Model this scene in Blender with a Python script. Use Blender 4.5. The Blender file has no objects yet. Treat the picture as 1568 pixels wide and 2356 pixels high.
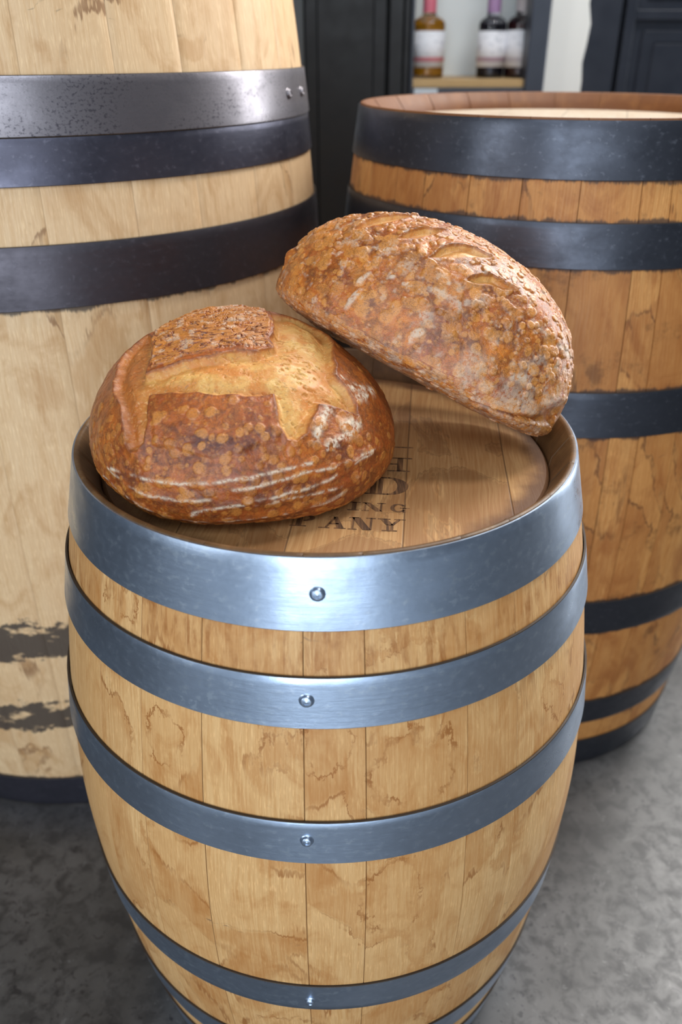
import bpy, math
import numpy as np
from mathutils import Matrix, Vector

SC = bpy.context.scene
COL = SC.collection
S = 0.214                       # metres per barrel unit (the head radius of the near barrel)

# ------------------------------------------------------------------ camera, world, lights, exposure
FPX = 1904.77
cam_d = bpy.data.cameras.new('camera'); cam = bpy.data.objects.new('camera', cam_d); COL.objects.link(cam)
cF = Vector((0.01716255, 0.87068126, -0.49154815)); cR = Vector((0.99980651, -0.0196708, 0.00006558)); cU = cR.cross(cF)
cam.matrix_world = Matrix(((cR.x, cU.x, -cF.x, 0.0), (cR.y, cU.y, -cF.y, -0.67328644), (cR.z, cU.z, -cF.z, 0.95556159), (0, 0, 0, 1)))
cam_d.sensor_fit = 'VERTICAL'; cam_d.sensor_height = 36.0; cam_d.lens = FPX / 2356 * 36.0
cam_d.clip_start = 0.02
cam_d.dof.use_dof = True; cam_d.dof.focus_distance = 0.66; cam_d.dof.aperture_fstop = 4.6
SC.camera = cam
SC.view_settings.view_transform = 'Standard'; SC.view_settings.look = 'None'
SC.view_settings.gamma = 1.0; SC.view_settings.exposure = 0.36
SC.view_settings.use_curve_mapping = False

w = bpy.data.worlds.new('world'); SC.world = w; w.use_nodes = True
w.node_tree.nodes['Background'].inputs[0].default_value = (0.80, 0.88, 1.0, 1)
w.node_tree.nodes['Background'].inputs[1].default_value = 0.07

def area(name, loc, target, sx, sy, power, col):
    l = bpy.data.lights.new(name, 'AREA'); l.shape = 'RECTANGLE'; l.size = sx; l.size_y = sy
    l.energy = power; l.color = col
    o = bpy.data.objects.new(name, l); COL.objects.link(o); o.location = loc
    o.rotation_euler = (Vector(target) - Vector(loc)).to_track_quat('-Z', 'Y').to_euler()
    return o
area('doorway_light_behind_camera', (-0.02, -3.0, 1.05), (0.0, 0.2, 0.75), 1.6, 2.0, 27, (0.80, 0.90, 1.0))
area('glass_door_light_behind_camera', (-0.62, -2.9, 1.15), (-0.1, 0.3, 0.8), 0.55, 2.1, 13, (0.80, 0.90, 1.0))
area('window_light_right_rear', (2.75, 1.45, 1.3), (0.1, 0.25, 0.75), 0.6, 2.4, 44, (0.93, 0.97, 1.0))
area('window_light_left_front', (-2.3, -1.9, 1.7), (0.3, 0.5, 0.8), 0.6, 1.8, 20, (0.86, 0.93, 1.0))
area('high_window_light_rear', (1.55, 1.95, 2.6), (0.2, 0.1, 0.5), 1.7, 1.5, 135, (1.0, 0.98, 0.95))
area('shelf_fill_light', (0.75, 0.15, 2.7), (0.45, 1.5, 0.95), 0.5, 0.5, 16, (1.0, 0.98, 0.96))  # unseen fill light, added to brighten the shelf and bottles
area('daylight_on_pavement', (0, -2.9, 3.4), (0, -2.4, 0), 3.0, 1.6, 50, (0.78, 0.88, 1.0))

# ------------------------------------------------------------------ small helpers
def lin(c):
    return tuple(((x / 255) / 12.92 if x / 255 <= 0.04045 else (((x / 255) + 0.055) / 1.055) ** 2.4) for x in c) + (1,)

def mesh_obj(name, verts, faces, mat=None, parent=None, smooth=True, uvs=None, sharp=None):
    me = bpy.data.meshes.new(name)
    me.from_pydata([tuple(map(float, v)) for v in verts], [], faces)
    if smooth: me.polygons.foreach_set('use_smooth', [True] * len(me.polygons))
    if uvs is not None:
        l = me.uv_layers.new(name='UVMap')
        idx = np.empty(len(me.loops), dtype=np.int32); me.loops.foreach_get('vertex_index', idx)
        l.data.foreach_set('uv', np.asarray(uvs, dtype=np.float32)[idx].ravel())
    if smooth and sharp: me.set_sharp_from_angle(angle=math.radians(sharp))
    me.update()
    o = bpy.data.objects.new(name, me); COL.objects.link(o)
    if mat: me.materials.append(mat)
    if parent: o.parent = parent
    return o

def empty(name, loc=(0, 0, 0), parent=None):
    o = bpy.data.objects.new(name, None); COL.objects.link(o); o.location = loc
    o.empty_display_size = 0.05
    if parent: o.parent = parent
    return o

def tag(o, label=None, cat=None, group=None, kind=None):
    if label: o['label'] = label
    if cat: o['category'] = cat
    if group: o['group'] = group
    if kind: o['kind'] = kind
    return o

def box(v, f, x0, x1, y0, y1, z0, z1, b=0.0):
    """append a box (with chamfered edges when b > 0) to the lists v, f"""
    if b <= 0:
        n = len(v)
        v += [(x, y, z) for z in (z0, z1) for (x, y) in ((x0, y0), (x1, y0), (x1, y1), (x0, y1))]
        f += [tuple(n + i for i in q) for q in ((3, 2, 1, 0), (4, 5, 6, 7), (0, 1, 5, 4), (1, 2, 6, 5), (2, 3, 7, 6), (3, 0, 4, 7))]
        return
    n = len(v)
    lv = [(x0 + b, y0, x1 - b, y1, 0)]
    rings = []
    def ring(z, i):
        return [(x0 + i + b, y0 + i, z), (x1 - i - b, y0 + i, z), (x1 - i, y0 + i + b, z), (x1 - i, y1 - i - b, z),
                (x1 - i - b, y1 - i, z), (x0 + i + b, y1 - i, z), (x0 + i, y1 - i - b, z), (x0 + i, y0 + i + b, z)]
    for z, i in ((z0, b), (z0 + b, 0), (z1 - b, 0), (z1, b)): rings.append(ring(z, i * 0.7))
    for r in rings: v.extend(r)
    f.append(tuple(n + i for i in reversed(range(8))))
    f.append(tuple(n + 24 + i for i in range(8)))
    for k in range(3):
        for i in range(8):
            j = (i + 1) % 8
            f.append((n + 8 * k + i, n + 8 * k + j, n + 8 * k + 8 + j, n + 8 * k + 8 + i))

def lathe(prof, seg=48, cap=True):
    v = []; f = []
    for (r, z) in prof:
        for i in range(seg):
            a = 2 * math.pi * i / seg; v.append((r * math.cos(a), r * math.sin(a), z))
    for k in range(len(prof) - 1):
        for i in range(seg):
            j = (i + 1) % seg
            f.append((k * seg + i, k * seg + j, (k + 1) * seg + j, (k + 1) * seg + i))
    if cap:
        f.append(tuple(reversed(range(seg)))); n = (len(prof) - 1) * seg; f.append(tuple(n + i for i in range(seg)))
    return v, f

# ------------------------------------------------------------------ node helper
class NT:
    def __init__(s, name):
        s.m = bpy.data.materials.new(name); s.m.use_nodes = True; s.t = s.m.node_tree
        s.b = s.t.nodes['Principled BSDF']; s.L = s.t.links
    def n(s, typ, **k):
        o = s.t.nodes.new(typ)
        for a, b in k.items(): setattr(o, a, b)
        return o
    def put(s, sock, val):
        if isinstance(val, bpy.types.NodeSocket): s.L.new(val, sock)
        else: sock.default_value = val
    def math(s, op, a, b=0.0, c=None, clamp=False):
        o = s.n('ShaderNodeMath', operation=op, use_clamp=clamp); s.put(o.inputs[0], a); s.put(o.inputs[1], b)
        if c is not None: s.put(o.inputs[2], c)
        return o.outputs[0]
    def vmul(s, v, xyz, add=(0, 0, 0)):
        o = s.n('ShaderNodeVectorMath', operation='MULTIPLY_ADD'); s.put(o.inputs[0], v); o.inputs[1].default_value = xyz; o.inputs[2].default_value = add
        return o.outputs[0]
    def vadd(s, a, b):
        o = s.n('ShaderNodeVectorMath', operation='ADD'); s.put(o.inputs[0], a); s.put(o.inputs[1], b); return o.outputs[0]
    def noise(s, v, scale=5.0, detail=3.0, rough=0.55, dist=0.0, colour=False):
        o = s.n('ShaderNodeTexNoise'); s.put(o.inputs['Vector'], v); o.inputs['Scale'].default_value = scale
        o.inputs['Detail'].default_value = detail; o.inputs['Roughness'].default_value = rough; o.inputs['Distortion'].default_value = dist
        return o.outputs['Color'] if colour else o.outputs['Fac']
    def vor(s, v, scale, feature='F1'):
        o = s.n('ShaderNodeTexVoronoi', feature=feature); s.put(o.inputs['Vector'], v); o.inputs['Scale'].default_value = scale
        return o.outputs['Distance']
    def step(s, v, a, b, lo=0.0, hi=1.0):
        o = s.n('ShaderNodeMapRange', interpolation_type='SMOOTHSTEP'); s.put(o.inputs[0], v)
        s.put(o.inputs[1], a); s.put(o.inputs[2], b); o.inputs[3].default_value = lo; o.inputs[4].default_value = hi
        return o.outputs[0]
    def mix(s, f, a, b, mode='MIX'):
        o = s.n('ShaderNodeMix', data_type='RGBA', blend_type=mode); s.put(o.inputs[0], f); s.put(o.inputs[6], a); s.put(o.inputs[7], b)
        return o.outputs[2]
    def sep(s, v):
        o = s.n('ShaderNodeSeparateXYZ'); s.put(o.inputs[0], v); return o.outputs
    def comb(s, x, y, z):
        o = s.n('ShaderNodeCombineXYZ'); s.put(o.inputs[0], x); s.put(o.inputs[1], y); s.put(o.inputs[2], z); return o.outputs[0]
    def bump(s, h, dist, strength=1.0, nrm=None):
        o = s.n('ShaderNodeBump'); o.inputs['Distance'].default_value = dist; o.inputs['Strength'].default_value = strength
        s.put(o.inputs['Height'], h)
        if nrm is not None: s.put(o.inputs['Normal'], nrm)
        return o.outputs[0]
    def out(s, **k):
        for a, b in k.items(): s.put(s.b.inputs[a.replace('_', ' ')], b)
        return s.m

def simple(name, rgb, rough=0.5, metal=0.0, vary=0.15, scale=20, **k):
    t = NT(name); co = t.n('ShaderNodeTexCoord').outputs['Object']
    n = t.noise(co, scale, 4)
    c = lin(rgb); d = tuple(x * (1 - vary) for x in c[:3]) + (1,)
    return t.out(Base_Color=t.mix(n, d, c), Roughness=t.step(n, .2, .8, rough * .85, rough * 1.15), Metallic=metal, **k)

# ------------------------------------------------------------------ barrel wood
def oak(name, light, mid, stain, edge, amount=0.5, top=None, bands=(), iron=0.0, seed=0.0, ironcol=(62, 58, 62), rough=0.5, hoopz=(), blobs=(), rings=(), seamk=.85, chd=.38):
    """oak staves; UV = (arc length, height) in metres, attribute 'rnd' = one value per stave"""
    t = NT(name); uv = t.n('ShaderNodeUVMap', uv_map='UVMap').outputs[0]
    rnd = t.n('ShaderNodeAttribute', attribute_name='rnd').outputs['Fac']
    uvr = t.vadd(uv, t.comb(t.math('MULTIPLY', rnd, 7.3), t.math('MULTIPLY', rnd, 3.1), seed))
    uvs = t.vadd(uv, t.comb(t.math('MULTIPLY', rnd, 0.35), t.math('MULTIPLY', rnd, 0.2), seed))
    wob = t.noise(t.vmul(uvr, (14, 5, 1)), 1.0, 3)
    grain = t.noise(t.vadd(t.vmul(uvr, (520, 14, 1)), t.comb(t.math('MULTIPLY', wob, 10.0), 0.0, 0.0)), 1.0, 3, .6)
    fleck = t.noise(t.vmul(uvr, (700, 70, 1)), 1.0, 2, .6)
    band = t.noise(t.vadd(t.vmul(uvr, (60, 3, 1)), t.comb(t.math('MULTIPLY', wob, 2.0), 0.0, 0.0)), 1.0, 3)
    c = t.mix(t.step(grain, .3, .72), lin(light), lin(mid))
    c = t.mix(t.step(band, .35, .75, 0, .40), c, lin(mid))
    dline = t.noise(t.vmul(uvr, (900, 26, 1), (3, 1, 0)), 1.0, 2, .6)
    c = t.mix(t.step(dline, .56, .72, 0, .40), c, lin(tuple(x * .55 + y_ * .45 for x, y_ in zip(stain, mid))))
    c = t.mix(t.step(fleck, .52, .70, 0, .55), c, lin(tuple(min(255, x * 1.12) for x in light)))
    # stave to stave tint
    c = t.mix(t.step(rnd, 0, 1, 0.0, .42), c, lin(tuple(x * .93 + y * .07 for x, y in zip(mid, stain))))
    # tide-marked water stains: filled patches with a darker jagged rim
    jag = t.noise(t.vmul(uvs, (420, 45, 1)), 1.0, 2)
    N = t.noise(t.vmul(uvs, (9.0, 5.2, 1), (seed, seed * .7, 0)), 1.0, 3.0, .52, .8)
    N = t.math('ADD', N, t.math('MULTIPLY', t.math('SUBTRACT', jag, .5), .07))
    y = t.sep(uv)[1]
    if top:
        N = t.math('ADD', N, t.step(y, top[0], top[1], 0.0, top[2]))
    def bl(lst, wobble):
        acc = None
        uvw = t.vadd(uv, t.comb(t.math('MULTIPLY', t.math('SUBTRACT', t.noise(t.vmul(uv, (22, 16, 1)), 1.0, 6, .68), .5), wobble * 3.0),
                                t.math('MULTIPLY', t.math('SUBTRACT', t.noise(t.vmul(uv, (26, 14, 1), (7, 3, 0)), 1.0, 6, .68), .5), wobble * 4.5), 0.0))
        for (x, yy, rx, ry, am) in lst:
            q = t.n('ShaderNodeVectorMath', operation='LENGTH'); t.put(q.inputs[0], t.vmul(uvw, (1 / rx, 1 / ry, 0), (-x / rx, -yy / ry, 0)))
            g = t.step(q.outputs['Value'], 1.25, 0, 0, am)
            acc = g if acc is None else t.math('MAXIMUM', acc, g)
        return acc
    if blobs: N = t.math('ADD', N, bl(blobs, .030))
    th = .66 - amount * .26
    fill = t.math('MULTIPLY', t.step(N, th, th + .03, 0, .50), t.step(N, th + .02, th + .20, 1.0, .30))
    fill = t.math('MULTIPLY', fill, t.step(t.noise(t.vmul(uvr, (90, 16, 1)), 1.0, 4), .25, .7, .60, 1.0))
    c = t.mix(fill, c, lin(stain))
    rim = t.math('SUBTRACT', 1.0, t.step(t.math('ABSOLUTE', t.math('SUBTRACT', N, th)), .003, .017))
    rim = t.math('MULTIPLY', rim, t.step(t.noise(t.vmul(uvs, (16, 16, 1)), 1.0, 2), .42, .62, .05, .75))
    c = t.mix(rim, c, lin(edge))
    if rings:
        M = t.math('ADD', bl(rings, .022), t.math('MULTIPLY', t.math('SUBTRACT', jag, .5), .16))
        rr_ = t.math('SUBTRACT', 1.0, t.step(t.math('ABSOLUTE', t.math('SUBTRACT', M, .5)), .015, .075))
        c = t.mix(t.math('MULTIPLY', rr_, t.step(t.noise(t.vmul(uv, (36, 30, 1)), 1.0, 3), .40, .62, .05, .80)), c, lin(edge))
    N2 = t.noise(t.vmul(uvs, (22, 13, 1), (3.3, 1.7 + seed, 0)), 1.0, 4, .6, 1.2)
    c = t.mix(t.math('MULTIPLY', t.step(N2, .46, .72, 0, .62), t.step(grain, .25, .6, .6, 1)), c, lin(stain))
    if top:   # wine-dark streaks soaked in between the two upper hoops
        st_ = t.step(t.noise(t.vmul(uvs, (120, 22, 1), (1, 1, 0)), 1.0, 4, .65, .5), .40, .66)
        st2 = t.step(t.noise(t.vmul(uvs, (24, 30, 1), (4, 1, 0)), 1.0, 4, .6), .40, .62, .15, 1)
        c = t.mix(t.math('MULTIPLY', t.step(y, top[0] + .01, top[1] - .01, 0, .72), t.math('MULTIPLY', st_, st2)), c, lin(edge))
    # iron smudges and scuffs, drawn out along the hoops
    sm = t.noise(t.vadd(t.vmul(uv, (26, 110, 1)), t.comb(0.0, t.math('MULTIPLY', wob, 8.0), 4.4 + seed)), 1.0, 4, .65)
    sm2 = t.noise(t.vmul(uv, (5, 9, 1), (8, 2 + seed, 0)), 1.0, 2)
    c = t.mix(t.math('MULTIPLY', t.step(sm, .67, .75, 0, .65), t.step(sm2, .50, .62)), c, lin(ironcol))
    if iron > 0:
        big = t.noise(t.vmul(uvs, (20, 20, 1), (1, 9 + seed, 0)), 1.0, 5, .65)
        c = t.mix(t.step(big, .56, .70, 0, iron), c, lin(tuple(x * .55 for x in stain)))
    for z in hoopz:      # iron bleeding out under each hoop edge
        dz = t.math('ABSOLUTE', t.math('SUBTRACT', y, z))
        e = t.math('ADD', dz, t.math('MULTIPLY', t.math('SUBTRACT', t.noise(t.vmul(uv, (38, 12, 1), (0, z * 40, seed)), 1.0, 4, .6), .5), -.020))
        e = t.math('ADD', e, t.math('MULTIPLY', t.math('SUBTRACT', jag, .5), -.006))
        c = t.mix(t.step(e, .0005, .0045, .82, 0), c, lin(ironcol))
    for (z0, z1, s0) in bands:   # where a hoop was taken off
        yn = t.math('ADD', y, t.math('MULTIPLY', t.math('SUBTRACT', t.noise(t.vmul(uv, (30, 30, 1), (s0, 0, 0)), 1.0, 5, .7), .5), .062))
        a = t.math('MULTIPLY', t.step(yn, z0 - .003, z0 + .002), t.step(yn, z1 - .002, z1 + .003, 1, 0))
        a = t.math('MULTIPLY', a, t.step(t.noise(t.vmul(uv, (24, 40, 1), (s0 + 5, 0, 0)), 1.0, 4),   .36, .46, .0, .92))
        c = t.mix(a, c, lin(ironcol))
    seam = t.n('ShaderNodeAttribute', attribute_name='seam').outputs['Fac']
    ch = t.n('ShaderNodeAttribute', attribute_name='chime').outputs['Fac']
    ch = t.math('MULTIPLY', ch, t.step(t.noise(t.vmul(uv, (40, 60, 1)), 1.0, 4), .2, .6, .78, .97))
    c = t.mix(ch, c, lin(tuple(x * chd + y_ * .08 for x, y_ in zip(stain, light))))  # inner chime: aged wood, darkened further to paint in the loaf's shade
    sk = t.step(t.noise(t.vmul(uv, (9, 2.5, 1), (0, seed, 0)), 1.0, 2), .35, .6, seamk * .45, seamk)
    c = t.mix(t.math('MULTIPLY', seam, sk), c, lin((70, 48, 28)))
    h = t.math('ADD', t.math('MULTIPLY', grain, .6), t.math('MULTIPLY', fleck, .4))
    return t.out(Base_Color=c, Roughness=t.step(grain, .2, .8, rough, rough + .14), Normal=t.bump(h, .0006, .35))

def steel(name, base, spots, rough, metal=0.9, seed=0.0, patch=None, fine=1.0):
    t = NT(name); uv = t.n('ShaderNodeUVMap', uv_map='UVMap').outputs[0]
    n1 = t.noise(t.vmul(uv, (14, 20, 1), (seed, 0, 0)), 1.0, 4, .6)
    n2 = t.noise(t.vmul(uv, (130 * fine, 160 * fine, 1), (seed, 0, 0)), 1.0, 4, .7)
    n3 = t.noise(t.vmul(uv, (18, 260, 1), (seed, 3, 0)), 1.0, 3, .6)
    c = t.mix(t.step(n1, .35, .7), lin(base), lin(tuple(x * .86 for x in base)))
    c = t.mix(t.step(n2, .56, .70, 0, .50), c, lin(spots))
    if patch:
        c = t.mix(t.math('MULTIPLY', t.step(n2, .52, .60), t.step(n1, .45, .62)), c, lin(patch))
    r = t.math('ADD', t.step(n1, .3, .7, rough * .8, rough * 1.25), t.step(n2, .4, .8, -.01, .07))
    return t.out(Base_Color=c, Metallic=metal, Roughness=r, Normal=t.bump(t.math('ADD', n3, n2), .0004, .25))

def barrel(name, label, cx, cy, H, rad, rimr, hoops, woodmat, hoopmat, seams, headmat, head_depth, head_r, hoopmats=None, nz=56,
           rivets=(), offs=None, rot=0.0, head_seam=None, thick=.0019, groove=.0010):
    """rad(z): outer stave radius, metres. seams: stave joint angles in degrees."""
    root = empty(name, (cx, cy, 0)); tag(root, label, 'barrel', None)
    th = []; rn = []; sm = []
    seams = sorted(seams)
    rng = np.random.RandomState(int(cx * 1000) % 97 + 5)
    vals = rng.rand(len(seams))
    for i, a in enumerate(seams):
        b = seams[(i + 1) % len(seams)] + (360 if i == len(seams) - 1 else 0)
        g = 0.10
        th += [a - g, a, a + g]; rn += [vals[i - 1], vals[i], vals[i]]; sm += [0, 1, 0]
        k = max(2, int((b - a) / 1.5))
        for j in range(1, k):
            th.append(a + (b - a) * j / k); rn.append(vals[i]); sm.append(0)
    n = len(th); tr = np.radians(th)
    prof = []      # (r, z, v, seam amount)
    for k in range(nz + 1):
        z = H * k / nz; prof.append((rad(z), z, z, 1.0))
    prof[-1] = (rimr, H, H, .6); prof[0] = (rad(0), 0.0, 0.0, .6)
    w0 = rimr - head_r
    nbody = len(prof)
    prof += [(rimr - .0010, H + .0005, H, .4), (rimr - .16 * w0, H + .0003, H - .002, .5), (rimr - .24 * w0, H - .0012, H - .004, .5), (rimr - .55 * w0, H - .42 * head_depth, H - .4 * head_depth, .7),
             (head_r + .003, H - .78 * head_depth, H - .72 * head_depth, .7), (head_r + .001, H - head_depth - .006, H - head_depth, .3)]
    V = []; U = []; RN = []; SM = []; CH = []
    for pi_, (r, z, v, s) in enumerate(prof):
        for i in range(n):
            rr = r - (groove * s if sm[i] else 0)
            V.append((rr * math.cos(tr[i]), rr * math.sin(tr[i]), z))
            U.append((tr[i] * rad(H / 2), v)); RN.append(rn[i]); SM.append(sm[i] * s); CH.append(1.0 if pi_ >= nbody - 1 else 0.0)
    Fc = []
    for k in range(len(prof) - 1):
        for i in range(n):
            j = (i + 1) % n
            Fc.append((k * n + i, k * n + j, (k + 1) * n + j, (k + 1) * n + i))
    # unwrap the last column's UV: give the closing column its own verts
    st = mesh_obj('staves', V, Fc, woodmat, root, True, U, 40)
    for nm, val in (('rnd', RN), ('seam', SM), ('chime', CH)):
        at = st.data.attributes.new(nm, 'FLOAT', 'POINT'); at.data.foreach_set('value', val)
    # head
    hz = H - head_depth; hv = []; hf = []; rings = [(0, 0), (.25, 0), (.5, 0), (.75, 0), (.93, 0), (.985, -.0004), (1.0, -.004)]
    seg = 96
    hv.append((0, 0, hz))
    for (q, dz) in rings[1:]:
        for i in range(seg):
            a = 2 * math.pi * i / seg; hv.append(((head_r + .001) * q * math.cos(a), (head_r + .001) * q * math.sin(a), hz + dz))
    for i in range(seg): hf.append((0, 1 + i, 1 + (i + 1) % seg))
    for k in range(len(rings) - 2):
        for i in range(seg):
            j = (i + 1) % seg; hf.append((1 + k * seg + i, 1 + (k + 1) * seg + i, 1 + (k + 1) * seg + j, 1 + k * seg + j))
    hd = mesh_obj('barrel_head', hv, hf, headmat, root, False)
    # hoops
    edge_m = bpy.data.materials.get('hoop_cut_edge') or simple('hoop_cut_edge', (64, 52, 42), .6, .2, .3, 60)
    for hi, (z0, z1) in enumerate(hoops):
        off = offs[hi] if offs else .0006
        r0, r1 = rad(z0) + off, rad(z1) + off
        t = thick
        seg = 200; hv = []; hf = []; huv = []
        pr = [(r0, z0), (r0 + t * .8, z0), (r0 + t, z0 + t * .3)]
        for k in range(1, 6):
            z = z0 + (z1 - z0) * k / 6; pr.append((r0 + (r1 - r0) * k / 6 + t + 0.0 * k, z))
        pr += [(r1 + t, z1 - t * .3), (r1 + t * .8, z1), (r1, z1)]
        for (r, z) in pr:
            for i in range(seg + 1):
                a = math.radians(90) + 2 * math.pi * i / seg
                hv.append((r * math.cos(a), r * math.sin(a), z)); huv.append((a * r0, z))
        m = seg + 1
        for k in range(len(pr)):
            kk = (k + 1) % len(pr)
            for i in range(seg):
                hf.append((k * m + i, k * m + i + 1, kk * m + i + 1, kk * m + i))
        ho = mesh_obj('hoop', hv, hf, (hoopmats[hi] if hoopmats else hoopmat), root, True, huv, 35)
        if hi > 0:
            ho.data.materials.append(edge_m)
            for pidx in range(8 * seg, 10 * seg): ho.data.polygons[pidx].material_index = 1
        for (h2, ang, z, rr) in rivets:
            if h2 != hi: continue
            R0 = r0 + (r1 - r0) * (z - z0) / (z1 - z0) + t
            pf = [(rr * 1.25, 0), (rr * 1.05, .0006), (rr, .0009), (rr * .95, .0022), (rr * .75, .0030), (rr * .55, .0031), (rr * .45, .0025), (rr * .2, .0027), (.0002, .0030)]
            v, f = lathe(pf, 28)
            rv = mesh_obj('rivet', v, f, hoopmat if not hoopmats else hoopmats[hi], ho, True, [(x[0], x[1]) for x in v], 40)
            a = math.radians(ang); nrm = Vector((math.cos(a), math.sin(a), -(r1 - r0) / (z1 - z0))).normalized()
            rv.rotation_euler = nrm.to_track_quat('Z', 'Y').to_euler()
            rv.location = (R0 * math.cos(a) - .0002 * nrm.x, R0 * math.sin(a) - .0002 * nrm.y, z)
    return root, st, hd

def head_wood(name, light, mid, dark, ang, seed, stainy=.5, R=.19, rough=.62, whit=0):
    t = NT(name); ob = t.n('ShaderNodeTexCoord').outputs['Object']
    mp = t.n('ShaderNodeMapping'); t.put(mp.inputs[0], ob); mp.inputs['Rotation'].default_value = (0, 0, math.radians(ang))
    p = mp.outputs[0]; xy = t.sep(p)
    # planks
    w0 = t.math('DIVIDE', t.math('ADD', xy[0], .0117 * 1.0), .0845)
    idx = t.math('FLOOR', w0); fr = t.math('FRACT', w0)
    pr = t.vadd(p, t.comb(t.math('MULTIPLY', idx, 1.37), t.math('MULTIPLY', idx, .71), seed))
    wob = t.noise(t.vmul(pr, (20, 6, 1)), 1.0, 3)
    grain = t.noise(t.vadd(t.vmul(pr, (480, 16, 1)), t.comb(t.math('MULTIPLY', wob, 7.0), 0.0, 0.0)), 1.0, 3, .6)
    band = t.noise(t.vadd(t.vmul(pr, (55, 4, 1)), t.comb(t.math('MULTIPLY', wob, 1.6), 0.0, 0.0)), 1.0, 3)
    c = t.mix(t.step(grain, .3, .7), lin(light), lin(mid))
    c = t.mix(t.step(band, .35, .75, 0, .6), c, lin(mid))
    jag = t.noise(t.vmul(pr, (380, 30, 1)), 1.0, 2)
    N = t.noise(t.vmul(pr, (10, 8, 1), (seed, 0, 0)), 1.0, 3, .5, .9)
    N = t.math('ADD', N, t.math('MULTIPLY', t.math('SUBTRACT', jag, .5), .10))
    th = .64 - .22 * stainy
    c = t.mix(t.step(N, th, th + .04, 0, .6 * stainy + .1), c, lin(dark))
    rim = t.math('SUBTRACT', 1.0, t.step(t.math('ABSOLUTE', t.math('SUBTRACT', N, th)), .003, .016))
    c = t.mix(t.math('MULTIPLY', rim, .6 * stainy), c, lin(tuple(x * .7 for x in dark)))
    # grime along the croze, strengthened to paint in the shadow line there
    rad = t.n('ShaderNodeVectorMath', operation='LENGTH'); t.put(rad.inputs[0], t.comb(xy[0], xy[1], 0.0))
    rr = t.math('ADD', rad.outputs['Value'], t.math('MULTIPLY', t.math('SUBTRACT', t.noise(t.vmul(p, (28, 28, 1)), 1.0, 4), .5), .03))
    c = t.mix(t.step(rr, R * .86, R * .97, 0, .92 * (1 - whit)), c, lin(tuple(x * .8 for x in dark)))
    s = t.math('ABSOLUTE', t.math('SUBTRACT', fr, .5))
    c = t.mix(t.step(s, .490, .498, 0, .7), c, lin((88, 60, 36)))
    return t.out(Base_Color=c, Roughness=rough, Normal=t.bump(t.math('SUBTRACT', grain, t.step(s, .488, .498, 0, 2.5)), .0006, .4))

# ------------------------------------------------------------------ the room
def floor():
    t = NT('polished_concrete'); co = t.n('ShaderNodeTexCoord').outputs['Object']
    a = t.noise(co, 6, 5, .6); b = t.noise(co, 42, 5, .65, .4); sp = t.noise(t.vmul(co, (1, 1, 1), (5, 3, 0)), 95, 3, .6, 1.0)
    c = t.mix(t.step(a, .3, .7), lin((62, 60, 58)), lin((94, 91, 89)))
    c = t.mix(t.step(b, .44, .64, 0, .7), c, lin((44, 42, 41)))
    c = t.mix(t.step(sp, .60, .68, 0, .85), c, lin((40, 38, 40)))
    c = t.mix(t.step(sp, .36, .28, 0, .25), c, lin((150, 148, 146)))
    m = t.out(Base_Color=c, Roughness=t.step(b, .2, .8, .34, .52), Specular_IOR_Level=.55, Normal=t.bump(b, .002, .15))
    v = []; f = []; box(v, f, -4.2, 4.2, -6.5, 4.2, -0.05, 0)
    o = mesh_obj('floor', v, f, m, None, False); tag(o, kind='structure')
floor()
v = []; f = []; box(v, f, -4.2, 4.2, -6.5, -1.45, 0.001, 0.012)
tag(mesh_obj('floor_outside', v, f, simple('pale_pavement', (186, 190, 194), .7, 0, .12, 5), None, False), kind='structure')

wall_m = simple('painted_plaster', (176, 180, 180), .6, 0, .06, 8)
v = []; f = []; box(v, f, -4.2, 4.2, 2.05, 2.15, 0, 3.2)
tag(mesh_obj('wall_back', v, f, wall_m, None, False), kind='structure')
dark_wall = simple('dark_side_wall', (84, 82, 80), .7, 0, .1, 6)
v = []; f = []; box(v, f, -2.6, -2.5, 0.2, 2.05, 0, 3.2)
tag(mesh_obj('wall_left', v, f, dark_wall, None, False), kind='structure')

# ------------------------------------------------------------------ near barrel
H1 = 3.1003 * S
def rad1(z):
    u = abs(2 * z / H1 - 1); return S * (1.2003 - .2003 * u ** 1.7012)
zr = [2.8525, 2.6944, 2.5043, 2.1157, 1.9268]; HH = 3.1003
h1 = [(zr[0], HH - .004), (zr[2], zr[1]), (zr[4], zr[3]), (HH - zr[3], HH - zr[4]), (HH - zr[1], HH - zr[2]), (0.006, HH - zr[0])]
h1 = [(a * S, b * S) for a, b in h1]
blobs1 = [(-.338, .485, .045, .045, .20), (-.275, .50, .035, .05, .14), (-.350, .375, .020, .055, .22), (-.352, .33, .030, .018, .24), (-.330, .285, .014, .035, .22),
          (-.566, .36, .010, .055, .26), (-.574, .27, .010, .05, .26), (-.3826, .487, .012, .040, .20), (-.425, .51, .05, .035, .13), (-.600, .47, .02, .06, .14),
          (-.185, .50, .010, .035, .20), (-.26, .400, .010, .04, .18), (-.30, .165, .012, .04, .20), (-.425, .598, .02, .02, .22), (-.325, .606, .06, .010, .22), (-.505, .60, .012, .03, .22)]
rings1 = [(-.540, .497, .030, .048, 1.0), (-.352, .365, .032, .075, 1.0), (-.335, .49, .055, .055, 1.0), (-.600, .600, .035, .020, 1.0), (-.182, .485, .016, .045, 1.0), (-.45, .150, .075, .052, 1.0), (-.30, .165, .030, .050, 1.0), (-.405, .52, .03, .04, 1.0)]
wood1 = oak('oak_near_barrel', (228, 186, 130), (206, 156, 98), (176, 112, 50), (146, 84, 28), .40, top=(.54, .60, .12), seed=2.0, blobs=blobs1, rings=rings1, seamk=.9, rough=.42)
steel1 = steel('galvanised_steel', (186, 203, 226), (212, 222, 234), .33, .95, 1.0, patch=(176, 190, 206))
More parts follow.
